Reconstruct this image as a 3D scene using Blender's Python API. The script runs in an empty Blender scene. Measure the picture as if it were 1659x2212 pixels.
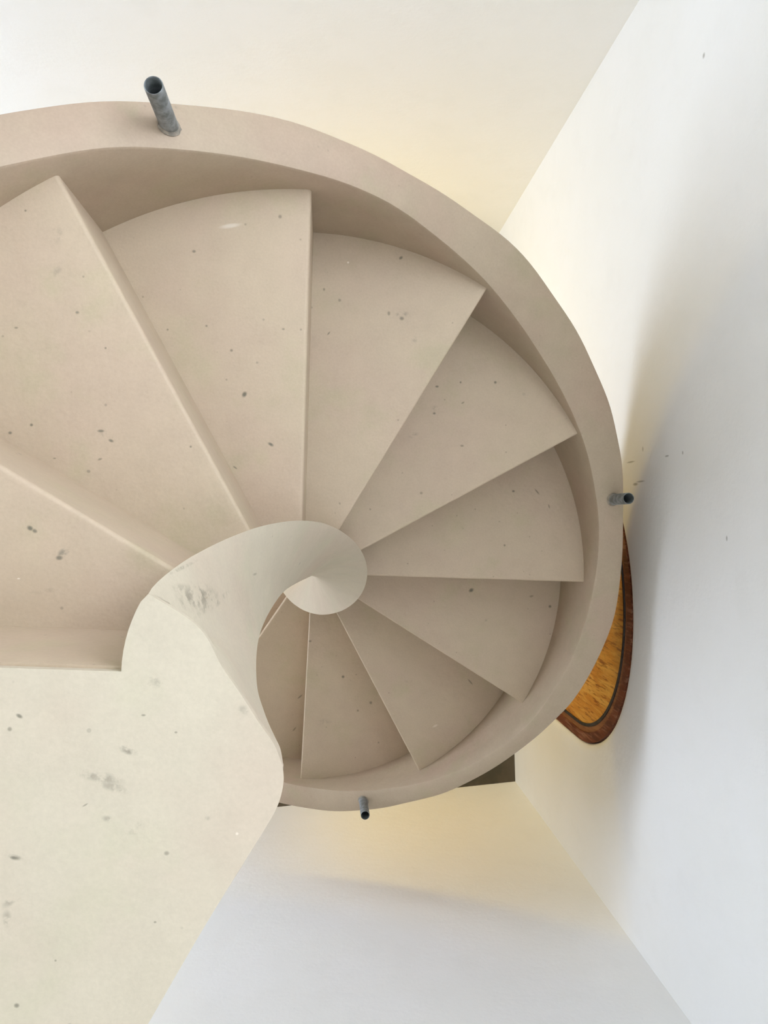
import bpy, bmesh, math, random
from mathutils import Vector, Matrix
random.seed(4)
PI = math.pi
scn = bpy.context.scene
S = 0.75            # metres per stair radius (inner face of the parapet)
ZF = 4.79           # floor below the camera, in stair radii

def W(x, y, z):     # stair-radius units, z measured from the eye -> metres, floor at 0
    return Vector((x * S, y * S, (z + ZF) * S))

# ------------------------------------------------------------------ camera
cam_d = bpy.data.cameras.new('camera'); cam = bpy.data.objects.new('camera', cam_d)
scn.collection.objects.link(cam)
RM = Matrix(((0.9971383410, 0.0, 0.0755984711), (-0.0008645496, 0.9999346060, 0.0114033462), (-0.0755935274, -0.0114360724, 0.9970731342)))
cam.matrix_world = Matrix.Translation(W(0.0616676, 0.1876338, 0.0)) @ RM.transposed().to_4x4()
cam_d.sensor_fit = 'VERTICAL'; cam_d.sensor_height = 36.0; cam_d.lens = 36.0 * 1661.0 / 2212.0
cam_d.clip_start = 0.02; cam_d.clip_end = 200
scn.camera = cam

# ------------------------------------------------------------------ light
world = bpy.data.worlds.new('daylight'); scn.world = world; world.use_nodes = True
bg = world.node_tree.nodes['Background']
bg.inputs['Color'].default_value = (0.74, 0.83, 1.0, 1); bg.inputs['Strength'].default_value = 11.0
# window openings, all out of the picture: (y0, y1, z0, z1) in stair radii
WIN_HOLE = (-1.45, 1.95, -4.45, -3.35)      # left wall, ground floor
SIDE_HOLE = (-1.45, -0.1, -0.75, 0.7)       # left wall, upper floor
RIGHT_HOLE = (0.65, 1.95, -0.6, 1.45)       # right wall, upper floor
SKY_HOLE = (0.3, 0.9, -1.3, -0.3)        # unseen ceiling opening, added to brighten the stairwell from above (x0, x1, y0, y1)
CEIL = 1.9

def area(name, loc, size, size_y, aim, energy, color, portal=False):
    l = bpy.data.lights.new(name, 'AREA'); l.shape = 'RECTANGLE'; l.size = size; l.size_y = size_y
    l.energy = energy; l.color = color
    if portal: l.cycles.is_portal = True
    o = bpy.data.objects.new(name, l); scn.collection.objects.link(o); o.location = loc
    d = (Vector(aim) - Vector(loc)).normalized()
    o.rotation_euler = d.to_track_quat('-Z', 'Y').to_euler()
    return o
XL = -3.3
area('right_window_portal', W(1.45, (RIGHT_HOLE[0] + RIGHT_HOLE[1]) / 2, (RIGHT_HOLE[2] + RIGHT_HOLE[3]) / 2), (RIGHT_HOLE[1] - RIGHT_HOLE[0]) * S, (RIGHT_HOLE[3] - RIGHT_HOLE[2]) * S, W(0, (RIGHT_HOLE[0] + RIGHT_HOLE[1]) / 2, (RIGHT_HOLE[2] + RIGHT_HOLE[3]) / 2), 1, (1, 1, 1), True)
sx, sy = (SKY_HOLE[0] + SKY_HOLE[1]) / 2, (SKY_HOLE[2] + SKY_HOLE[3]) / 2
area('added_skylight_portal', W(sx, sy, CEIL + 0.1), (SKY_HOLE[1] - SKY_HOLE[0]) * S, (SKY_HOLE[3] - SKY_HOLE[2]) * S, W(sx, sy, 0), 1, (1, 1, 1), True)
area('window_portal', W(XL - 0.1, (WIN_HOLE[0] + WIN_HOLE[1]) / 2, (WIN_HOLE[2] + WIN_HOLE[3]) / 2), (WIN_HOLE[1] - WIN_HOLE[0]) * S, (WIN_HOLE[3] - WIN_HOLE[2]) * S, W(0, 0.2, (WIN_HOLE[2] + WIN_HOLE[3]) / 2), 1, (1, 1, 1), True)
area('side_window_portal', W(XL - 0.1, (SIDE_HOLE[0] + SIDE_HOLE[1]) / 2, (SIDE_HOLE[2] + SIDE_HOLE[3]) / 2), (SIDE_HOLE[1] - SIDE_HOLE[0]) * S, (SIDE_HOLE[3] - SIDE_HOLE[2]) * S, W(0, 0.1, (SIDE_HOLE[2] + SIDE_HOLE[3]) / 2), 1, (1, 1, 1), True)
# warm lamps on the ground floor, under the stair and under the landing
def bulb(name, loc, energy):
    d = bpy.data.lights.new(name, 'POINT'); d.energy = energy; d.color = (1.0, 0.76, 0.24); d.shadow_soft_size = 0.1
    o = bpy.data.objects.new(name, d); scn.collection.objects.link(o); o.location = W(*loc)
bulb('ground_floor_lamp', (0.0, 0.6, -4.5), 20)
bulb('under_stair_lamp', (0.15, -0.35, -4.6), 5.5)

scn.view_settings.view_transform = 'Standard'; scn.view_settings.look = 'None'
scn.view_settings.exposure = 0.0; scn.view_settings.gamma = 1.0
scn.view_settings.use_curve_mapping = False

# ------------------------------------------------------------------ helpers
def s2l(c):
    return tuple(((v / 255) / 12.92 if v / 255 <= 0.04045 else ((v / 255 + 0.055) / 1.055) ** 2.4) for v in c) + (1,)

def link(o, parent=None):
    scn.collection.objects.link(o)
    if parent: o.parent = parent
    return o

def obj(name, bm, m, parent=None, smooth=True, recalc=True):
    if recalc: bmesh.ops.recalc_face_normals(bm, faces=bm.faces)
    me = bpy.data.meshes.new(name); bm.to_mesh(me); bm.free()
    if smooth:
        me.shade_smooth()
        me.set_sharp_from_angle(angle=math.radians(38))
    o = bpy.data.objects.new(name, me); me.materials.append(m)
    return link(o, parent)

def tag(o, label=None, cat=None, group=None, kind=None):
    if label: o['label'] = label
    if cat: o['category'] = cat
    if group: o['group'] = group
    if kind: o['kind'] = kind
    return o

def empty(name, loc=(0, 0, 0)):
    o = bpy.data.objects.new(name, None); o.location = loc; o.empty_display_size = 0.1
    return link(o)

def lerp(a, b, t): return a + (b - a) * t

def interp(x, tab):     # tab ascending in x, monotone-ish cubic (Catmull-Rom)
    n = len(tab)
    if x <= tab[0][0]:
        (x0, y0), (x1, y1) = tab[0], tab[1]; return y0 + (x - x0) * (y1 - y0) / (x1 - x0)
    if x >= tab[-1][0]:
        (x0, y0), (x1, y1) = tab[-2], tab[-1]; return y1 + (x - x1) * (y1 - y0) / (x1 - x0)
    for i in range(n - 1):
        if tab[i][0] <= x <= tab[i + 1][0]: break
    x0, y0 = tab[i]; x1, y1 = tab[i + 1]
    def sl(j):
        a = tab[max(j - 1, 0)]; b = tab[min(j + 1, n - 1)]; return (b[1] - a[1]) / (b[0] - a[0])
    h = x1 - x0; t = (x - x0) / h; m0 = sl(i) * h; m1 = sl(i + 1) * h
    return (2*t**3 - 3*t*t + 1) * y0 + (t**3 - 2*t*t + t) * m0 + (-2*t**3 + 3*t*t) * y1 + (t**3 - t*t) * m1

class NT:
    def __init__(self, name):
        self.m = bpy.data.materials.new(name); self.m.use_nodes = True
        self.t = self.m.node_tree; self.t.nodes.clear()
        self.out = self.n('ShaderNodeOutputMaterial'); self.b = self.n('ShaderNodeBsdfPrincipled')
        self.t.links.new(self.b.outputs[0], self.out.inputs[0])
        self.tc = self.n('ShaderNodeTexCoord').outputs['Object']
    def n(self, typ, **kw):
        nd = self.t.nodes.new(typ)
        for k, v in kw.items(): setattr(nd, k, v)
        return nd
    def l(self, a, b): self.t.links.new(a, b)
    def noise(self, scale, detail=3, rough=0.55, vec=None, dist=0):
        nd = self.n('ShaderNodeTexNoise'); nd.inputs['Scale'].default_value = scale
        nd.inputs['Detail'].default_value = detail; nd.inputs['Roughness'].default_value = rough
        nd.inputs['Distortion'].default_value = dist
        self.l(vec or self.tc, nd.inputs['Vector']); return nd.outputs[0]
    def rng(self, v, a, b, c=0.0, d=1.0, smooth=True):
        nd = self.n('ShaderNodeMapRange'); nd.interpolation_type = 'SMOOTHSTEP' if smooth else 'LINEAR'
        self.l(v, nd.inputs[0])
        for i, x in enumerate((a, b, c, d)): nd.inputs[i + 1].default_value = x
        return nd.outputs[0]
    def math(self, op, a, b):
        nd = self.n('ShaderNodeMath', operation=op)
        for i, x in enumerate((a, b)):
            if isinstance(x, (int, float)): nd.inputs[i].default_value = x
            else: self.l(x, nd.inputs[i])
        return nd.outputs[0]
    def mix(self, fac, a, b, blend='MIX'):
        nd = self.n('ShaderNodeMix', data_type='RGBA', blend_type=blend)
        if isinstance(fac, (int, float)): nd.inputs[0].default_value = fac
        else: self.l(fac, nd.inputs[0])
        for i, x in ((6, a), (7, b)):
            if isinstance(x, tuple): nd.inputs[i].default_value = x
            else: self.l(x, nd.inputs[i])
        return nd.outputs[2]
    def bump(self, h, strength, dist):
        nd = self.n('ShaderNodeBump'); nd.inputs['Strength'].default_value = strength; nd.inputs['Distance'].default_value = dist
        self.l(h, nd.inputs['Height']); self.l(nd.outputs[0], self.b.inputs['Normal'])

def plaster(name, base, tint_a, tint_b, spots=1.0, rough=0.62, marks=()):
    """hand-trowelled painted plaster: soft mottling, small dirt specks, and separate scuff marks at given places"""
    k = NT(name)
    col = k.mix(k.rng(k.noise(4.2, 3), 0.38, 0.68), s2l(base), s2l(tint_a))
    col = k.mix(k.math('MULTIPLY', k.rng(k.noise(9.0, 4, 0.6), 0.5, 0.75), 0.8), col, s2l(tint_b))
    # cloudy trowel marks and fine grain
    if spots:
        g = k.math('ADD', k.rng(k.noise(21, 4, 0.62), 0.3, 0.7, -0.035, 0.03, False), k.rng(k.noise(230, 2, 0.6), 0.3, 0.7, -0.03, 0.03, False))
        hv = k.n('ShaderNodeHueSaturation'); k.l(k.math('ADD', g, 1.0), hv.inputs['Value']); k.l(col, hv.inputs['Color']); col = hv.outputs[0]
    # small specks
    v = k.n('ShaderNodeTexVoronoi'); v.inputs['Scale'].default_value = 26; k.l(k.tc, v.inputs['Vector'])
    dw = k.math('ADD', v.outputs['Distance'], k.math('MULTIPLY', k.noise(160, 2), 0.10))
    sep = k.n('ShaderNodeSeparateColor'); k.l(v.outputs['Color'], sep.inputs[0])
    pick = k.math('GREATER_THAN', sep.outputs[0], 0.955)
    sp = k.math('MULTIPLY', k.rng(dw, 0.10, 0.15, 1, 0), pick)
    v2 = k.n('ShaderNodeTexVoronoi'); v2.inputs['Scale'].default_value = 60; k.l(k.tc, v2.inputs['Vector'])
    sep2 = k.n('ShaderNodeSeparateColor'); k.l(v2.outputs['Color'], sep2.inputs[0])
    sp2 = k.math('MULTIPLY', k.rng(v2.outputs['Distance'], 0.08, 0.16, 1, 0), k.math('GREATER_THAN', sep2.outputs[0], 0.95))
    spk = k.math('MAXIMUM', k.math('MULTIPLY', sp, 0.55), k.math('MULTIPLY', sp2, 0.4))
    col = k.mix(k.math('MULTIPLY', spk, spots), col, s2l((120, 112, 96)))
    # scuffs
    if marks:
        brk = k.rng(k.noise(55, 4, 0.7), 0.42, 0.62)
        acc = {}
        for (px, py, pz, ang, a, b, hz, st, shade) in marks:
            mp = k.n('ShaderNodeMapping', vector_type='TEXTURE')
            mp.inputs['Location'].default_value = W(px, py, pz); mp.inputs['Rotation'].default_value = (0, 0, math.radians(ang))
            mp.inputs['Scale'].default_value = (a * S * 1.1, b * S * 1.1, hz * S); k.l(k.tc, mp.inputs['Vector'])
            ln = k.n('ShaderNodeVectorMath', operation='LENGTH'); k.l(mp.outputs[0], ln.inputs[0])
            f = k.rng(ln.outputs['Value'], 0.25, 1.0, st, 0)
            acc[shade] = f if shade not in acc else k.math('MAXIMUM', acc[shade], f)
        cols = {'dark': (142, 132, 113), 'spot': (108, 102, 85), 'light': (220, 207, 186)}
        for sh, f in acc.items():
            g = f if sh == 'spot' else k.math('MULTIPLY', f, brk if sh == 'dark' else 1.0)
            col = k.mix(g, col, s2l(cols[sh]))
    k.l(col, k.b.inputs['Base Color']); k.b.inputs['Roughness'].default_value = rough
    k.b.inputs['Specular IOR Level'].default_value = 0.3
    h = k.math('ADD', k.noise(14, 4, 0.55), k.math('MULTIPLY', k.noise(90, 3), 0.18))
    k.bump(h, 0.35, 0.006)
    return k.m

def simple(name, a, b, scale, rough, metal=0.0, bump=0.0, stretch=None, spec=0.5):
    k = NT(name); vec = k.tc
    if stretch:
        mp = k.n('ShaderNodeMapping'); mp.inputs['Scale'].default_value = stretch; k.l(k.tc, mp.inputs['Vector']); vec = mp.outputs[0]
    nz = k.noise(scale, 5, 0.6, vec)
    k.l(k.mix(k.rng(nz, 0.35, 0.65), s2l(a), s2l(b)), k.b.inputs['Base Color'])
    k.b.inputs['Roughness'].default_value = rough; k.b.inputs['Metallic'].default_value = metal
    k.b.inputs['Specular IOR Level'].default_value = spec
    if bump: k.bump(nz, bump, 0.002)
    return k.m

# ------------------------------------------------------------------ stair data (level -1 is the landing, 0.. the steps going down)
D = [0.9561, 1.2597, 1.5758, 1.8852, 2.1653, 2.4516, 2.7417, 3.0168, 3.2952, 3.5738, 3.8642, 4.155, 4.445]
A = [177.28, 148.58, 118.23, 88.50, 58.56, 28.17, -2.04, -32.54, -62.43, -93.05, -124.56, -154.5, -184.5, -214.5]
LEV = [(-a, -d) for a, d in zip(A, D)]
def lev(t): return interp(-t, LEV)

MARKS_T = [     # (x, y, z, angle, half length, half width, half height, strength, shade)
    (-0.4062,0.1759,-1.2597,-30,0.0061,0.0046,0.040,0.95,'spot'), (-0.3990,0.1715,-1.2597,-30,0.0053,0.0038,0.040,0.80,'spot'), (-0.3546,0.1368,-1.2597,35,0.0167,0.0076,0.040,0.90,'dark'), (-0.3610,0.1287,-1.2597,0,0.0068,0.0046,0.040,0.80,'spot'),
    (-0.4235,0.0960,-1.2597,0,0.0030,0.0015,0.040,0.90,'light'), (-0.3772,0.0773,-1.2597,8,0.0455,0.0046,0.040,0.30,'dark'), (-0.3781,0.3610,-1.5758,-25,0.0190,0.0085,0.040,0.90,'dark'), (-0.3872,0.3674,-1.5758,0,0.0085,0.0038,0.040,0.80,'spot'),
    (-0.3672,0.3481,-1.5758,-20,0.0066,0.0038,0.040,0.80,'spot'), (-0.2102,0.3372,-1.5758,0,0.0028,0.0028,0.040,0.80,'spot'), (-0.5220,0.3782,-1.5758,0,0.0038,0.0038,0.040,0.80,'spot'), (-0.5629,0.3622,-1.5758,0,0.0047,0.0038,0.040,0.80,'spot'),
    (-0.4728,0.7596,-1.5758,10,0.0133,0.0209,0.040,0.45,'dark'), (-0.4724,0.6844,-1.5758,0,0.0114,0.0152,0.040,0.40,'dark'), (-0.4343,0.6044,-1.5758,0,0.0047,0.0038,0.040,0.70,'spot'), (-0.5358,0.8060,-1.5758,0,0.0028,0.0028,0.040,0.70,'spot'),
    (-0.5524,0.5715,-1.5758,0,0.0047,0.0028,0.040,0.60,'spot'), (-0.4770,0.3121,-1.5758,0,0.0038,0.0019,0.040,0.60,'spot'), (-0.3888,0.3108,-1.5758,20,0.0057,0.0028,0.040,0.60,'spot'), (-0.3788,0.5339,-1.5758,0,0.0028,0.0028,0.040,0.70,'spot'),
    (-0.1355,0.4947,-1.8852,60,0.0091,0.0068,0.040,0.95,'spot'), (-0.0502,0.9311,-1.8852,0,0.0057,0.0057,0.040,0.60,'spot'), (-0.1669,0.6013,-1.8852,0,0.0045,0.0045,0.040,0.70,'spot'), (-0.0717,0.3736,-1.8852,-30,0.0091,0.0045,0.040,0.90,'spot'),
    (-0.1709,0.9049,-1.8852,10,0.0318,0.0068,0.040,0.60,'light'), (-0.2268,0.6599,-1.8852,0,0.0034,0.0034,0.040,0.70,'spot'), (-0.2572,0.8404,-1.8852,0,0.0057,0.0045,0.040,0.70,'spot'), (-0.1574,0.3167,-1.8852,-35,0.0079,0.0023,0.040,0.70,'spot'),
    (-0.3193,0.6491,-1.8852,0,0.0034,0.0034,0.040,0.60,'spot'), (-0.0419,0.6555,-1.8852,0,0.0045,0.0034,0.040,0.60,'spot'), (0.0008,0.6552,-1.8852,0,0.0034,0.0034,0.040,0.50,'spot'), (-0.0776,0.5259,-1.8852,0,0.0045,0.0045,0.040,0.50,'dark'),
    (0.2739,0.7721,-2.1653,15,0.0261,0.0104,0.040,0.80,'dark'), (0.2765,0.7616,-2.1653,0,0.0078,0.0065,0.040,0.70,'spot'), (0.2396,0.7753,-2.1653,0,0.0052,0.0078,0.040,0.60,'spot'), (0.2740,0.9343,-2.1653,40,0.0078,0.0052,0.040,0.80,'spot'),
    (0.3122,0.7030,-2.1653,0,0.0104,0.0130,0.040,0.50,'dark'), (0.0696,0.7156,-2.1653,50,0.0078,0.0026,0.040,0.70,'spot'), (0.0565,0.8396,-2.1653,0,0.0039,0.0052,0.040,0.60,'spot'), (0.1242,0.9173,-2.1653,0,0.0039,0.0039,0.040,1.00,'light'),
    (0.3422,0.4626,-2.4516,25,0.0207,0.0089,0.040,0.85,'dark'), (0.4187,0.6200,-2.4516,0,0.0074,0.0044,0.040,0.80,'spot'), (0.6092,0.6360,-2.4516,0,0.0059,0.0059,0.040,0.80,'spot'), (0.4127,0.5452,-2.4516,0,0.0118,0.0177,0.040,0.70,'dark'),
    (0.4097,0.5333,-2.4516,0,0.0059,0.0044,0.040,0.80,'spot'), (0.4999,0.4295,-2.4516,0,0.0074,0.0044,0.040,0.60,'spot'), (0.4956,0.6345,-2.4516,0,0.0044,0.0044,0.040,0.70,'spot'), (0.5031,0.5687,-2.4516,30,0.0074,0.0030,0.040,0.60,'spot'),
    (0.3675,0.2768,-2.4516,0,0.0059,0.0059,0.040,0.50,'spot'), (0.7037,0.5981,-2.4516,0,0.0074,0.0074,0.040,0.40,'dark'), (0.7397,0.2950,-2.7417,0,0.0066,0.0050,0.040,0.80,'spot'), (0.8268,0.2935,-2.7417,-50,0.0165,0.0033,0.040,0.70,'spot'),
    (0.8712,0.2398,-2.7417,15,0.0033,0.0099,0.040,0.60,'spot'), (0.7070,0.0989,-2.7417,0,0.0050,0.0050,0.040,0.70,'spot'), (0.6373,-0.0876,-3.0168,30,0.0127,0.0091,0.040,0.90,'spot'), (0.9552,-0.1545,-3.0168,0,0.0073,0.0073,0.040,0.80,'spot'),
    (0.8801,-0.1133,-3.0168,10,0.0109,0.0054,0.040,0.50,'spot'), (0.6966,-0.2073,-3.0168,0,0.0073,0.0054,0.040,0.40,'dark'), (0.6859,-0.5089,-3.2952,-50,0.0198,0.0040,0.040,0.60,'spot'), (0.5324,-0.6954,-3.2952,25,0.0159,0.0060,0.040,0.50,'light'),
    (0.4122,-0.4986,-3.2952,0,0.0278,0.0159,0.040,0.30,'dark'), (0.1423,-0.5348,-3.5738,0,0.0086,0.0086,0.040,0.80,'spot'), (0.2712,-0.6569,-3.5738,0,0.0086,0.0086,0.040,0.70,'spot'), (-0.0094,-0.3683,-3.5738,0,0.0086,0.0065,0.040,0.60,'spot'),
    (0.2110,-0.6922,-3.5738,0,0.0065,0.0065,0.040,0.60,'spot'), (0.0549,-0.7426,-3.5738,0,0.0430,0.0258,0.040,0.30,'dark'), (-0.0654,-0.6893,-3.8642,40,0.0186,0.0047,0.040,0.70,'spot'), (-0.0928,-0.8498,-3.8642,50,0.0163,0.0047,0.040,0.60,'spot'),
    (-0.1020,-0.7760,-3.8642,0,0.0093,0.0093,0.040,0.40,'dark'),
]
MARKS_C = [
    (-0.1693,-0.1842,-0.9561,-8,0.0161,0.0098,0.030,1.00,'dark'), (-0.1967,-0.1745,-0.9561,-20,0.0138,0.0052,0.030,0.70,'dark'), (-0.1768,-0.0907,-0.9561,-18,0.0138,0.0058,0.030,0.95,'dark'), (-0.2106,-0.1217,-0.9561,-15,0.0345,0.0086,0.030,0.70,'dark'),
    (-0.1942,-0.1344,-0.9561,-15,0.0230,0.0069,0.030,0.60,'dark'), (-0.1479,-0.0094,-0.9561,5,0.0173,0.0104,0.030,0.50,'dark'), (-0.3047,-0.0468,-0.9561,-30,0.0052,0.0029,0.030,0.80,'spot'), (-0.3159,-0.0621,-0.9561,0,0.0035,0.0035,0.030,0.60,'spot'),
    (-0.3097,-0.2153,-0.9561,-15,0.0115,0.0040,0.030,0.95,'dark'), (-0.3102,-0.2158,-0.9561,-15,0.0052,0.0023,0.030,0.60,'spot'), (-0.1307,-0.2162,-0.9561,0,0.0040,0.0035,0.030,0.55,'spot'), (-0.0392,-0.0451,-0.9561,-40,0.0092,0.0081,0.030,0.50,'dark'),
    (-0.0820,-0.1750,-0.9561,0,0.0052,0.0040,0.030,0.45,'dark'), (-0.1588,-0.0485,-0.9561,0,0.0035,0.0017,0.030,0.60,'spot'), (-0.3061,-0.3916,-0.9561,0,0.0040,0.0035,0.030,0.75,'spot'), (-0.3100,-0.2638,-0.9561,40,0.0184,0.0063,0.030,0.80,'dark'),
    (-0.2911,-0.1833,-0.9561,-30,0.0081,0.0046,0.030,0.50,'dark'), (-0.3179,-0.2883,-0.9561,0,0.0069,0.0127,0.030,0.60,'dark'), (-0.2273,-0.1552,-0.9561,30,0.0046,0.0012,0.030,0.60,'spot'), (-0.2612,-0.3402,-0.9561,0,0.0017,0.0017,0.030,0.60,'spot'),
    (-0.1442,-0.2989,-0.9561,0,0.0023,0.0017,0.030,0.60,'spot'), (-0.0462,-0.1952,-0.9561,0,0.0023,0.0023,0.030,0.80,'light'), (-0.1782,-0.0145,-0.9561,0,0.0046,0.0035,0.030,0.40,'dark'), (-0.0224,-0.0256,-0.9561,60,0.0029,0.0173,0.030,0.35,'light'),
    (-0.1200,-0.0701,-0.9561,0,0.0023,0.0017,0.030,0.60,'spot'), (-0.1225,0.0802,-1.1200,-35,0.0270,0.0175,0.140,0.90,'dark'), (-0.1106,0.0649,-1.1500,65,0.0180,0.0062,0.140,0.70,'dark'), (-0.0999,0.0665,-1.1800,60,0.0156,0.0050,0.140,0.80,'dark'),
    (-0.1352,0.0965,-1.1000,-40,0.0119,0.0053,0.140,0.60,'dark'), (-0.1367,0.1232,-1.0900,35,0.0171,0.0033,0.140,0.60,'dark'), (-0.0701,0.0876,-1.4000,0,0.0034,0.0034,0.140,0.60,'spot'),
]
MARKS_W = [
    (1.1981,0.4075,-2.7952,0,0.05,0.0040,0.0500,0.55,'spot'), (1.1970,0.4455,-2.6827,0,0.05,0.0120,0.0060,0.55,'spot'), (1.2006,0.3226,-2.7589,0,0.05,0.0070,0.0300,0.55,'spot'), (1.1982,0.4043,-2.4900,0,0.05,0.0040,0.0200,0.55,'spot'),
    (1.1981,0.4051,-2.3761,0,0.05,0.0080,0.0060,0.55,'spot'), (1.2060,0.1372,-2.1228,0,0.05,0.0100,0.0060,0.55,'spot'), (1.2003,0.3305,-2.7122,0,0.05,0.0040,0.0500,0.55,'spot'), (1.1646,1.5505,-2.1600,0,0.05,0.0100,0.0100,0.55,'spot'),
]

M_TREAD = plaster('tan_plaster', (188, 168, 141), (187, 165, 140), (182, 166, 135), 1.0, 0.6, MARKS_T)
M_PARA = plaster('tan_plaster_parapet', (174, 155, 130), (175, 152, 129), (169, 154, 125), 0.5, 0.6)
M_CORE = plaster('cream_plaster', (191, 178, 154), (190, 173, 150), (185, 175, 148), 0.8, 0.6, MARKS_C)
M_WALL = plaster('white_wall_paint', (236, 235, 230), (237, 236, 232), (234, 233, 228), 0.0, 0.75, MARKS_W)
M_CEIL = simple('ceiling_paint', (236, 236, 232), (230, 230, 228), 6, 0.8)
M_FLOOR = simple('dark_stone_floor', (66, 58, 38), (84, 72, 52), 9, 0.45, 0, 0.3)
M_PIPE = simple('galvanised_steel', (150, 154, 154), (112, 115, 112), 60, 0.48, 0.55, 0.1)
M_PIPE_IN = simple('pipe_bore', (122, 126, 122), (96, 100, 96), 60, 0.6, 0.3)
M_GROUT = simple('grout', (160, 148, 130), (122, 116, 104), 80, 0.8, 0, 0.4)

# ------------------------------------------------------------------ the room
C_BR = (1.255, -1.4554)                      # corner right/front
C_TR = (1.1513, 2.004)                       # corner right/back
def rightx(y): return lerp(C_BR[0], C_TR[0], (y - C_BR[1]) / (C_TR[1] - C_BR[1]))
FS = (-1.5737 + 1.4554) / (-0.2255 - 1.2605)  # slope of the front wall
def fronty(x): return C_BR[1] + (x - C_BR[0]) * FS
BS = -0.02
def backy(x): return C_TR[1] + (x - C_TR[0]) * BS
ZB, ZT = -ZF, CEIL

def quad_wall(name, p0, p1, out, thick=0.2, z0=ZB, z1=ZT, holes=()):
    """vertical slab between plan points, its room face on the line p0-p1; hole=(u0,u1,za,zb) in plan distance along the wall"""
    bm = bmesh.new()
    p0 = Vector(p0); p1 = Vector(p1); L = (p1 - p0).length; d = (p1 - p0) / L; out = Vector(out) * thick
    def bx(u0, u1, a, b):
        c = [p0 + d * u0, p0 + d * u1, p0 + d * u1 + out, p0 + d * u0 + out]
        lo = [bm.verts.new(W(q.x, q.y, a)) for q in c]; hi = [bm.verts.new(W(q.x, q.y, b)) for q in c]
        bm.faces.new(lo); bm.faces.new(hi)
        for i in range(4): bm.faces.new((lo[i], lo[(i + 1) % 4], hi[(i + 1) % 4], hi[i]))
    us = sorted({0, L, *[h[0] for h in holes], *[h[1] for h in holes]})
    for a, b in zip(us[:-1], us[1:]):
        z = z0
        for h in sorted((h for h in holes if h[0] < (a + b) / 2 < h[1]), key=lambda h: h[2]):
            bx(a, b, z, h[2]); z = h[3]
        bx(a, b, z, z1)
    o = obj(name, bm, M_WALL, smooth=False)
    return tag(o, kind='structure')

bm = bmesh.new()
bmesh.ops.create_cube(bm, size=1, matrix=Matrix.Translation(W(-1.0, 0.2, ZB) - Vector((0, 0, 0.05))) @ Matrix.Diagonal((5.2 * S, 4.6 * S, 0.1, 1)))
tag(obj('floor', bm, M_FLOOR, smooth=False), 'dark brown stone floor in the corner below the stair', kind='structure')
quad_wall('wall_front', (XL, fronty(XL)), (1.45, fronty(1.45)), (0.0, -1.0))
quad_wall('wall_back', (1.35, backy(1.35)), (XL, backy(XL)), (0.0, 1.0))
pl0 = fronty(XL)
quad_wall('wall_left', (XL, pl0 - 0.2), (XL, backy(XL) + 0.2), (-1, 0),
          holes=[(h[0] - pl0 + 0.2, h[1] - pl0 + 0.2, h[2], h[3]) for h in (WIN_HOLE, SIDE_HOLE)])

bm = bmesh.new()
def slab(x0, x1, y0, y1):
    bmesh.ops.create_cube(bm, size=1, matrix=Matrix.Translation(W((x0 + x1) / 2, (y0 + y1) / 2, CEIL) + Vector((0, 0, 0.06))) @ Matrix.Diagonal(((x1 - x0) * S, (y1 - y0) * S, 0.12, 1)))
X0, X1, Y0, Y1 = XL - .2, 1.5, fronty(XL) - .2, 2.3
slab(X0, SKY_HOLE[0], Y0, Y1); slab(SKY_HOLE[1], X1, Y0, Y1)
slab(SKY_HOLE[0], SKY_HOLE[1], Y0, SKY_HOLE[2]); slab(SKY_HOLE[0], SKY_HOLE[1], SKY_HOLE[3], Y1)
tag(obj('ceiling', bm, M_CEIL, smooth=False), kind='structure')

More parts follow.
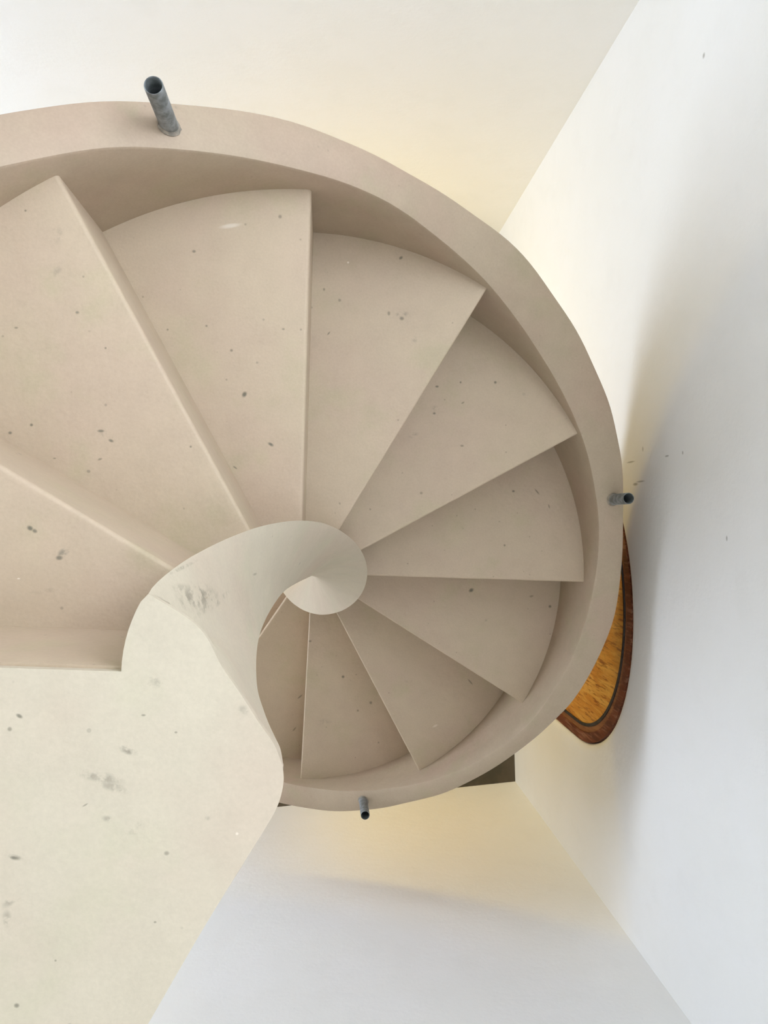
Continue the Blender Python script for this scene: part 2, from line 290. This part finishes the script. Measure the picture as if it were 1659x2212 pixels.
# right wall, with the round-topped opening reaching down to the floor
DC_Y, DC_Z, DR = -0.13, -3.55, 0.70
ZMID = -0.9
def wall_right():
    bm = bmesh.new()
    N = 64
    arch = [(DC_Y - DR * math.cos(PI * i / N), DC_Z + DR * math.sin(PI * i / N)) for i in range(N + 1)]
    y0, y1 = C_BR[1] - 0.2, C_TR[1] + 0.2
    LIP = 0.045
    def ring(off_r, off_x):
        r = DR + off_r
        pts = [(DC_Y - r, ZB)] + [(DC_Y - r * math.cos(PI * i / N), DC_Z + r * math.sin(PI * i / N)) for i in range(N + 1)] + [(DC_Y + r, ZB)]
        return [bm.verts.new(W(rightx(y) + off_x, y, z)) for y, z in pts]
    # bull-nosed plaster edge
    prof = [(LIP * (1 - math.sin(a)), LIP * (1 - math.cos(a))) for a in [PI / 2 * j / 6 for j in range(7)]]
    rings = [ring(p[0], p[1] * 0.6) for p in prof]        # from wall face into the reveal
    rings.append(ring(0.0, 0.22))
    for a, b in zip(rings[:-1], rings[1:]):
        for i in range(len(a) - 1): bm.faces.new((a[i], a[i + 1], b[i + 1], b[i]))
    R0 = rings[0]
    A_ = bm.verts.new(W(rightx(y0), y0, ZB)); B_ = bm.verts.new(W(rightx(y0), y0, ZMID))
    Cc = bm.verts.new(W(rightx(y1), y1, ZMID)); D_ = bm.verts.new(W(rightx(y1), y1, ZB))
    yl, yr = DC_Y - DR - LIP, DC_Y + DR + LIP
    tops = [bm.verts.new(W(rightx(y), y, ZMID)) for y in [DC_Y - (DR + LIP) * math.cos(PI * i / N) for i in range(N + 1)]]
    bm.faces.new((A_, R0[0], R0[1], tops[0], B_)); bm.faces.new((D_, R0[-1], R0[-2], tops[-1], Cc))
    for i in range(N): bm.faces.new((R0[1 + i], R0[2 + i], tops[i + 1], tops[i]))
    # outer side
    q = [bm.verts.new(W(rightx(y) + 0.22, y, z)) for y, z in ((y0, ZB), (y0, ZMID), (y1, ZMID), (y1, ZB))]
    for a, b in ((A_, B_), (B_, Cc), (Cc, D_)):
        i = {A_: 0, B_: 1, Cc: 2, D_: 3}
        bm.faces.new((a, b, q[i[b]], q[i[a]]))
    # upper storey with its window opening
    y0r, y1r, z0r, z1r = RIGHT_HOLE
    for a, b, c, d in ((y0, y0r, ZMID, ZT), (y1r, y1, ZMID, ZT), (y0r, y1r, ZMID, z0r), (y0r, y1r, z1r, ZT)):
        lo = [bm.verts.new(W(rightx(y) + o, y, c)) for y, o in ((a, 0), (b, 0), (b, .22), (a, .22))]
        hi = [bm.verts.new(W(rightx(y) + o, y, d)) for y, o in ((a, 0), (b, 0), (b, .22), (a, .22))]
        bm.faces.new(lo); bm.faces.new(hi)
        for i in range(4): bm.faces.new((lo[i], lo[(i + 1) % 4], hi[(i + 1) % 4], hi[i]))
    return tag(obj('wall_right', bm, M_WALL), kind='structure')
wall_right()

# ------------------------------------------------------------------ arched wooden door in the right wall
def wood(name, a, b, c, rough):
    k = NT(name)
    mp = k.n('ShaderNodeMapping'); mp.inputs['Scale'].default_value = (18, 18, 2.2); k.l(k.tc, mp.inputs['Vector'])
    n1 = k.noise(2.2, 5, 0.65, mp.outputs[0], 0.6); n2 = k.noise(7, 4, 0.6, mp.outputs[0])
    col = k.mix(k.rng(n1, 0.35, 0.62), s2l(a), s2l(b)); col = k.mix(k.math('MULTIPLY', k.rng(n2, 0.5, 0.68), 0.8), col, s2l(c))
    k.l(col, k.b.inputs['Base Color']); k.b.inputs['Roughness'].default_value = rough; k.bump(n1, 0.2, 0.003)
    return k.m
M_WD = wood('brown_varnish', (128, 70, 44), (92, 46, 28), (168, 122, 98), 0.32)
M_WM = wood('tan_varnish', (166, 116, 76), (142, 92, 56), (118, 70, 40), 0.35)
M_WG = wood('golden_varnish', (240, 186, 92), (216, 146, 58), (140, 70, 26), 0.3)
M_SEAL = simple('dark_seal', (58, 54, 52), (38, 34, 32), 40, 0.6)

def arch_ring(bm, r0, r1, x0, x1, N=56):
    def loop(r, x):
        pts = [(DC_Y - r, ZB + 0.001)] + [(DC_Y - r * math.cos(PI * i / N), DC_Z + r * math.sin(PI * i / N)) for i in range(N + 1)] + [(DC_Y + r, ZB + 0.001)]
        return [bm.verts.new(W(rightx(y) + x, y, z)) for y, z in pts]
    ls = [loop(r0, x1), loop(r0, x0), loop(r1, x0), loop(r1, x1)]
    for a, b in ((0, 1), (1, 2), (2, 3), (3, 0)):
        for i in range(len(ls[0]) - 1): bm.faces.new((ls[a][i], ls[a][i + 1], ls[b][i + 1], ls[b][i]))
    bm.faces.new([l[0] for l in ls]); bm.faces.new([l[-1] for l in ls])
door = empty('door_1', W(rightx(DC_Y), DC_Y, ZB))
tag(door, 'round-topped varnished wooden door in the white wall, half hidden behind the stair parapet', 'door', kind='structure')
def dpart(name, bm, m):
    o = obj(name, bm, m); o.parent = door; o.matrix_parent_inverse = Matrix.Translation(-door.location); return o
bm = bmesh.new(); arch_ring(bm, 0.655, 0.699, 0.006, 0.10); tag(dpart('door_frame', bm, M_WD), 'dark brown door frame')
bm = bmesh.new(); arch_ring(bm, 0.629, 0.6545, 0.011, 0.10); tag(dpart('frame_lining', bm, M_WM), 'lighter brown inner frame')
bm = bmesh.new()
arch_ring(bm, 0.615, 0.6285, 0.007, 0.06); tag(dpart('seal', bm, M_SEAL), 'thin dark strip round the door panel')
bm = bmesh.new()
N = 56; r = 0.6145
pts = [(DC_Y - r, ZB + 0.002)] + [(DC_Y - r * math.cos(PI * i / N), DC_Z + r * math.sin(PI * i / N)) for i in range(N + 1)] + [(DC_Y + r, ZB + 0.002)]
f = bm.faces.new([bm.verts.new(W(rightx(y) + 0.012, y, z)) for y, z in pts])
ex = bmesh.ops.extrude_face_region(bm, geom=[f])
bmesh.ops.translate(bm, verts=[g for g in ex['geom'] if isinstance(g, bmesh.types.BMVert)], vec=(0.05 * S, 0, 0))
tag(dpart('door_panel', bm, M_WG), 'golden brown wooden door panel')

# ------------------------------------------------------------------ the spiral staircase
stair = empty('spiral_staircase', (0, 0, 0))
tag(stair, 'tan plastered spiral staircase winding down around a cream newel', 'staircase')

PAR = [(97.4, 3.512), (89.2, 3.446), (84.5, 3.397), (77.6, 3.329), (68.5, 3.230), (58.5, 3.099), (49.2, 2.992), (40.6, 2.895), (32.5, 2.822), (25.0, 2.783),
       (16.8, 2.725), (9.6, 2.683), (1.8, 2.635), (-3.9, 2.592), (-10.4, 2.544), (-17.7, 2.501), (-25.9, 2.442), (-34.3, 2.389), (-43.7, 2.316), (-51.5, 2.230),
       (-59.8, 2.122), (-64.3, 2.067), (-69.6, 2.001), (-76.7, 1.903), (-83.6, 1.834), (-90.4, 1.779), (-97.3, 1.712), (-103.6, 1.647), (-110.0, 1.575), (-113.3, 1.544), (-117.2, 1.514), (-122.7, 1.465)]
PZ = sorted([(-a, -z) for a, z in PAR])
PZ = [(-205.0, -4.55), (-150.0, -4.03)] + PZ + [(150.0, -1.18), (180.0, -0.88), (206.0, -0.80)]
ROUT = [(-205, 1.1), (-130, 1.098), (-96.4, 1.098), (-88.2, 1.098), (-82.8, 1.094), (-76.5, 1.087), (-65.9, 1.076), (-56.7, 1.067), (-49.3, 1.060), (-42.3, 1.059), (-32.4, 1.066), (-26.8, 1.086), (-21.0, 1.091),
        (-15.3, 1.096), (-10.6, 1.100), (-3.9, 1.098), (3.5, 1.091), (9.5, 1.091), (15.2, 1.100), (20.0, 1.112), (25.5, 1.120), (30.2, 1.130), (35.9, 1.136), (42.5, 1.143), (49.0, 1.143), (54.8, 1.144),
        (60.4, 1.136), (66.0, 1.119), (70.5, 1.110), (76.0, 1.099), (79.3, 1.099), (84.7, 1.102), (89.8, 1.112), (96.6, 1.109), (102.4, 1.107), (110.1, 1.102), (119.9, 1.103), (150, 1.105), (206, 1.105)]

def smooth_tab(tab, t, w):
    return sum(interp(t + d, tab) for d in (-w, 0, w)) / 3
def ptop(t): return smooth_tab(PZ, t, 1.5)
def prad(t): return smooth_tab(ROUT, t, 1.5) + 0.0016 * math.sin(t * 0.37 + 1) * math.sin(t * 0.113)      # hand-formed edge

def parapet():
    bm = bmesh.new(); rows = []
    c = 0.009
    t = -203.0
    while t <= 204.0:
        zt, ro = ptop(t), prad(t)
        zb = max(min(lev(t) - 0.42, zt - 0.45), ZB + 0.002)
        sec = [(1.0, zb), (1.0, zt - 0.12), (1.0, zt - c), (1.0 + c * .3, zt - c * .3), (1.0 + c, zt), ((1 + ro) / 2, zt + 0.002), (ro - c, zt), (ro - c * .3, zt - c * .3), (ro, zt - c), (ro, zt - 0.12), (ro - 0.004, zb)]
        a = math.radians(t)
        rows.append([bm.verts.new(W(r * math.cos(a), r * math.sin(a), z)) for r, z in sec]); t += 1.5
    for p, q in zip(rows[:-1], rows[1:]):
        n = len(p)
        for i in range(n): bm.faces.new((p[i], p[(i + 1) % n], q[(i + 1) % n], q[i]))
    bm.faces.new(rows[0]); bm.faces.new(rows[-1])
    return obj('parapet', bm, M_PARA, stair)
parapet()

# steps: each a wedge-shaped tread with its riser below the nosing
TH = 0.05
def wedge(a0, a1, r0, r1, zt, zb, bev):
    bm = bmesh.new(); n = 14
    arc = [math.radians(lerp(a0, a1, i / n)) for i in range(n + 1)]
    top = [(r0 * math.cos(a), r0 * math.sin(a)) for a in arc] + [(r1 * math.cos(a), r1 * math.sin(a)) for a in reversed(arc)]
    lo = [bm.verts.new(W(x, y, zb)) for x, y in top]; hi = [bm.verts.new(W(x, y, zt)) for x, y in top]
    bm.faces.new(lo); bm.faces.new(hi)
    N_ = len(lo)
    for i in range(N_): bm.faces.new((lo[i], lo[(i + 1) % N_], hi[(i + 1) % N_], hi[i]))
    bm.edges.ensure_lookup_table()
    e = [e for e in bm.edges if {e.verts[0], e.verts[1]} == {hi[0], hi[-1]}]
    if bev: bmesh.ops.bevel(bm, geom=e, offset=bev * S, segments=4, profile=0.5, affect='EDGES')
    return bm
for k in range(0, 12):
    i = k + 1
    st = obj('step', wedge(A[i], A[i - 1] + 3.0, 0.184 if k < 4 else 0.19, 1.03, -D[i], -D[i] - TH, 0.010 if k < 3 else 0.006), M_TREAD, stair)
    znext = -D[i + 1] if i + 1 < len(D) else ZB
    obj('riser', wedge(A[i], A[i] + 2.6, 0.184 if k < 4 else 0.19, 1.03, -D[i] - TH, znext - 0.045, 0), M_TREAD, st)
# riser under the landing
# landing slab (the crease it shares with the newel is the boundary from (-.153,.099) round to (.0095,-.114))
ZL = -D[0]
CREASE = [(0.0095, -0.116), (-0.001, -0.088), (-0.02, -0.060), (-0.042, -0.025), (-0.065, 0.009), (-0.087, 0.050), (-0.118, 0.077), (-0.1535, 0.0985)]
def cr(p0, p1, p2, p3, t):      # Catmull-Rom
    return 0.5 * ((2 * p1) + (p2 - p0) * t + (2 * p0 - 5 * p1 + 4 * p2 - p3) * t * t + (3 * p1 - p0 - 3 * p2 + p3) * t ** 3)
SUB = 6
def dense_line(P, last_straight=False):
    P = [Vector(p) for p in P]; n = len(P); out = []
    for i in range(n - 1):
        for k in range(SUB):
            u = k / SUB
            out.append(P[i].lerp(P[i + 1], u) if last_straight and i == n - 2 else cr(P[max(i - 1, 0)], P[i], P[i + 1], P[min(i + 2, n - 1)], u))
    out.append(P[-1]); return [tuple(p) for p in out]
def landing():
    bm = bmesh.new()
    arc = []
    for i in range(1, 9):
        a = math.radians(lerp(147.3, 178.5, i / 8)); arc.append((0.1855 * math.cos(a), 0.1855 * math.sin(a)))
    an = math.radians(A[0])
    nose = [(3.29 * math.cos(an), 3.29 * math.sin(an) - 0.004)]
    far = [(-3.29, fronty(-3.29) + 0.01), (-0.86, fronty(-0.86) + 0.01)]
    edge = dense_line([(-0.152, -0.421), (-0.086, -0.308), (-0.019, -0.201), (0.002, -0.165), (0.010, -0.136), CREASE[0]])[:-1]
    crease = dense_line(CREASE, True)
    pts = crease + arc + nose + far + edge
    vt = [bm.verts.new(W(x, y, ZL)) for x, y in pts]
    TL = 0.2; ne = len(edge)
    def under(i):       # the slab is undercut along its free edge
        if i < len(crease):
            k = i / SUB; a = (.16, .16, .16, .14, .12, .09, .05, .015, .015); return lerp(a[int(k)], a[int(k) + 1], k % 1), 0.03 * max(0, min(1, k - 3))
        if i >= len(pts) - ne:
            return lerp(0.05, 0.16, min(1, (i - len(pts) + ne) / (ne * .8))), 0.0
        return 0.0, 0.0
    vb = [bm.verts.new(W(x - under(i)[0], y - under(i)[1], ZL - TL)) for i, (x, y) in enumerate(pts)]
    ft = bm.faces.new(vt); bm.faces.new(vb)
    n = len(pts); ncr = len(crease)
    for i in range(n):
        if i < ncr - 1: continue            # the newel closes this side
        bm.faces.new((vt[i], vt[(i + 1) % n], vb[(i + 1) % n], vb[i]))
    idx = {v: i for i, v in enumerate(vt)}
    ed = []
    for e in bm.edges:
        if e.verts[0] in idx and e.verts[1] in idx:
            a, b = sorted((idx[e.verts[0]], idx[e.verts[1]]))
            if a >= n - ne - 1 and b <= n - 1: ed.append(e)
    bmesh.ops.bevel(bm, geom=ed, offset=0.018 * S, segments=4, profile=0.5, affect='EDGES')
    bmesh.ops.triangulate(bm, faces=[f for f in bm.faces if len(f.verts) > 4])
    # the round core goes on down below the slab, behind the top steps
    rim = [(r * math.cos(math.radians(a)), r * math.sin(math.radians(a))) for r, rng in ((0.1845, range(146, 183, 4)), (0.135, range(182, 145, -4))) for a in rng]
    lo = [bm.verts.new(W(x, y, -1.56)) for x, y in rim]; hi = [bm.verts.new(W(x, y, ZL - TL + 0.012)) for x, y in rim]
    bm.faces.new(lo); bm.faces.new(hi)
    for i in range(len(rim)): bm.faces.new((lo[i], lo[(i + 1) % len(rim)], hi[(i + 1) % len(rim)], hi[i]))
    return tag(obj('landing', bm, M_CORE, stair), 'smooth cream landing slab at the head of the stair')
lnd = landing()
obj('riser', wedge(A[0], A[0] + 2.6, 0.182, 1.5, ZL - 0.013, -D[1] - 0.045, 0), M_TREAD, lnd)

# newel: a helical ramp that starts flush with the landing and winds down round the axis
def newel():
    OT = [(147.6, .183, -.964), (144.0, .185, -1.014), (139.0, .188, -1.084), (133.9, .191, -1.157), (126.4, .191, -1.264), (118.1, .188, -1.381), (110.0, .187, -1.469), (98.3, .187, -1.589), (87.8, .189, -1.696),
          (68.7, .189, -1.875), (46.1, .191, -2.088), (28.7, .193, -2.255), (1.7, .197, -2.516), (-15.6, .200, -2.676), (-34.7, .203, -2.851), (-54.6, .206, -3.036), (-74.9, .212, -3.224), (-97.3, .215, -3.435), (-130, .215, -3.745), (-180, .215, -4.22), (-236, .215, -4.75)]
    RT = sorted([(-a, r) for a, r, z in OT]); ZTt = sorted([(-a, z) for a, r, z in OT])
    rows = []       # (U, L) pairs in stair units
    Ls = [(.0100, -.1204, -.965), (.0040, -.1066, -1.0), (-.0054, -.1001, -1.035), (-.0158, -.0943, -1.075), (-.0272, -.0849, -1.12), (-.0416, -.0721, -1.19), (-.0513, -.0568, -1.27), (-.0567, -.0357, -1.345)]
    for k, ((x, y), l) in enumerate(zip(CREASE, Ls)): rows.append((Vector((x, y, ZL)), Vector(l), 0.2, (1, 1, 1, 1, 1, 1, .8, 0)[k], (.02, .03, .045, .06, .08, .1, .12, .12)[k]))
    Lc = [(135, (-.0583, -.0173, -1.44)), (118, (-.0529, .0016, -1.60)), (101, (-.0374, .0210, -1.80)), (80, (-.0140, .0262, -2.0)), (52, (.0226, .0251, -2.3)), (25, (.020, .012, -2.55)), (0, (0.004, .002, -2.62)), (-20, (0, 0, -2.72))]
    for t, l in Lc:
        a = math.radians(t); r = interp(-t, RT)
        rows.append((Vector((r * math.cos(a), r * math.sin(a), interp(-t, ZTt))), Vector(l), 0.5, 0.0, 0.12))
    t = -40.0
    while t >= -236:
        a = math.radians(t); r = interp(-t, RT); z = interp(-t, ZTt)
        rows.append((Vector((r * math.cos(a), r * math.sin(a), z)), Vector((0.0, 0.0, z)), 0.5, 0.0, 0.12)); t -= 20
    # densify
    dense = []
    n = len(rows)
    for i in range(n - 1):
        g = [rows[max(0, min(n - 1, j))] for j in (i - 1, i, i + 1, i + 2)]
        for s in range(SUB):
            u = s / SUB
            U = cr(*[q[0] for q in g], u) if i != 6 else lerp(g[1][0], g[2][0], u)
            if i >= 8:   # keep the outer edge round
                rr = lerp(math.hypot(*g[1][0].xy), math.hypot(*g[2][0].xy), u); U.xy = U.xy.normalized() * rr
            dense.append((U, cr(*[q[1] for q in g], u), *[lerp(g[1][m], g[2][m], u) for m in (2, 3, 4)]))
    dense.append(rows[-1])
    bm = bmesh.new(); grid = []
    NC = 10
    for U, L, th, tuck, th_in in dense:
        # under the landing the section tucks back beneath the slab; further down it is a plain outer wall
        sec = [Vector((U.x - 0.09 * min(tuck, max(0.0, (U.x + 0.153) * 14)), U.y - 0.02 * tuck, max(U.z - lerp(th, 0.1 if L.z > -1.1 else 0.045, tuck), ZB + 0.002))), Vector((U.x, U.y, U.z - 0.012))]
        for j in range(NC + 1):
            v = j / NC; p = U.lerp(L, v)
            p.z = U.z + (L.z - U.z) * v ** (1.6 - 0.5 * tuck)      # rolls over gently before it drops
            sec.append(p)
        q = L.lerp(U, lerp(0.35, 1.0, tuck)); sec.append(Vector((q.x - 0.035 * min(tuck, max(0.0, (U.x + 0.153) * 14)), q.y - 0.01 * tuck, max(lerp(min(L.z - th_in, U.z - th_in * 1.1), U.z - (0.09 if L.z > -1.1 else 0.035), tuck), ZB + 0.001))))
        grid.append([bm.verts.new(W(*p)) for p in sec])
    for p, q in zip(grid[:-1], grid[1:]):
        n = len(p)
        for i in range(n):
            try: bm.faces.new((p[i], p[(i + 1) % n], q[(i + 1) % n], q[i]))
            except ValueError: pass
    bm.faces.new(grid[0]); bm.faces.new(grid[-1])
    bmesh.ops.remove_doubles(bm, verts=bm.verts, dist=1e-5)
    return tag(obj('newel', bm, M_CORE, stair), 'cream helical newel curling round the centre')
newel()

# ------------------------------------------------------------------ pipe stubs standing on the parapet
def pipe(x, y, t, z1, r, label):
    z0 = ptop(t); slope = (ptop(t + 2) - ptop(t - 2)) / math.radians(4) / math.hypot(x, y); tr = math.radians(t)
    bm = bmesh.new(); n = 32
    def ring(rad, z): return [bm.verts.new((rad * S * math.cos(2 * PI * i / n), rad * S * math.sin(2 * PI * i / n), z * S)) for i in range(n)]
    h = z1 - z0
    ri = r * 0.86
    rs = [ring(r, 0.0036), ring(r, h - 0.002), ring(r - 0.001, h), ring(ri + 0.001, h), ring(ri, h - 0.002), ring(ri, 0.0046)]
    for v in rs[0] + rs[-1]: v.co.z += slope * (-v.co.x * math.sin(tr) + v.co.y * math.cos(tr))
    for a, b in zip(rs[:-1], rs[1:]):
        for i in range(n): bm.faces.new((a[i], a[(i + 1) % n], b[(i + 1) % n], b[i]))
    bm.faces.new(rs[0]); bm.faces.new(rs[-1])
    o = obj('pipe_stub', bm, M_PIPE)
    o.data.materials.append(M_PIPE_IN)
    for f in o.data.polygons:
        c = f.center
        if math.hypot(c.x, c.y) < ri * S * 1.002 and c.z < (h - 0.001) * S: f.material_index = 1
    o.location = W(x, y, z0)
    tag(o, label, 'pipe', 'pipe stubs set in the parapet')
    # mortar fillet at the foot
    bm = bmesh.new()
    rr = [(r * 1.005, 0.013), (r * 1.08, 0.007), (r * 1.2, 0.0034)]
    g = []
    for rad, z in rr:
        g.append([bm.verts.new((rad * S * (1 + random.uniform(-.06, .06)) * math.cos(2 * PI * i / n), rad * S * math.sin(2 * PI * i / n), z * S)) for i in range(n)])
        for v in g[-1]: v.co.z += slope * (-v.co.x * math.sin(tr) + v.co.y * math.cos(tr))
    for a, b in zip(g[:-1], g[1:]):
        for i in range(n): bm.faces.new((a[i], a[(i + 1) % n], b[(i + 1) % n], b[i]))
    obj('mortar_collar', bm, M_GROUT, o)
    return o
pipe(-0.2655, 1.015, 104.7, -1.48, 0.0185, 'grey steel pipe stub on the upper parapet, nearest and largest of the three')
pipe(1.0250, 0.2590, 14.2, -2.385, 0.0185, 'grey steel pipe stub on the parapet beside the white wall, above the wooden door')
pipe(0.2241, -1.019, -77.6, -3.16, 0.0185, 'grey steel pipe stub on the lowest stretch of parapet, beside the landing')
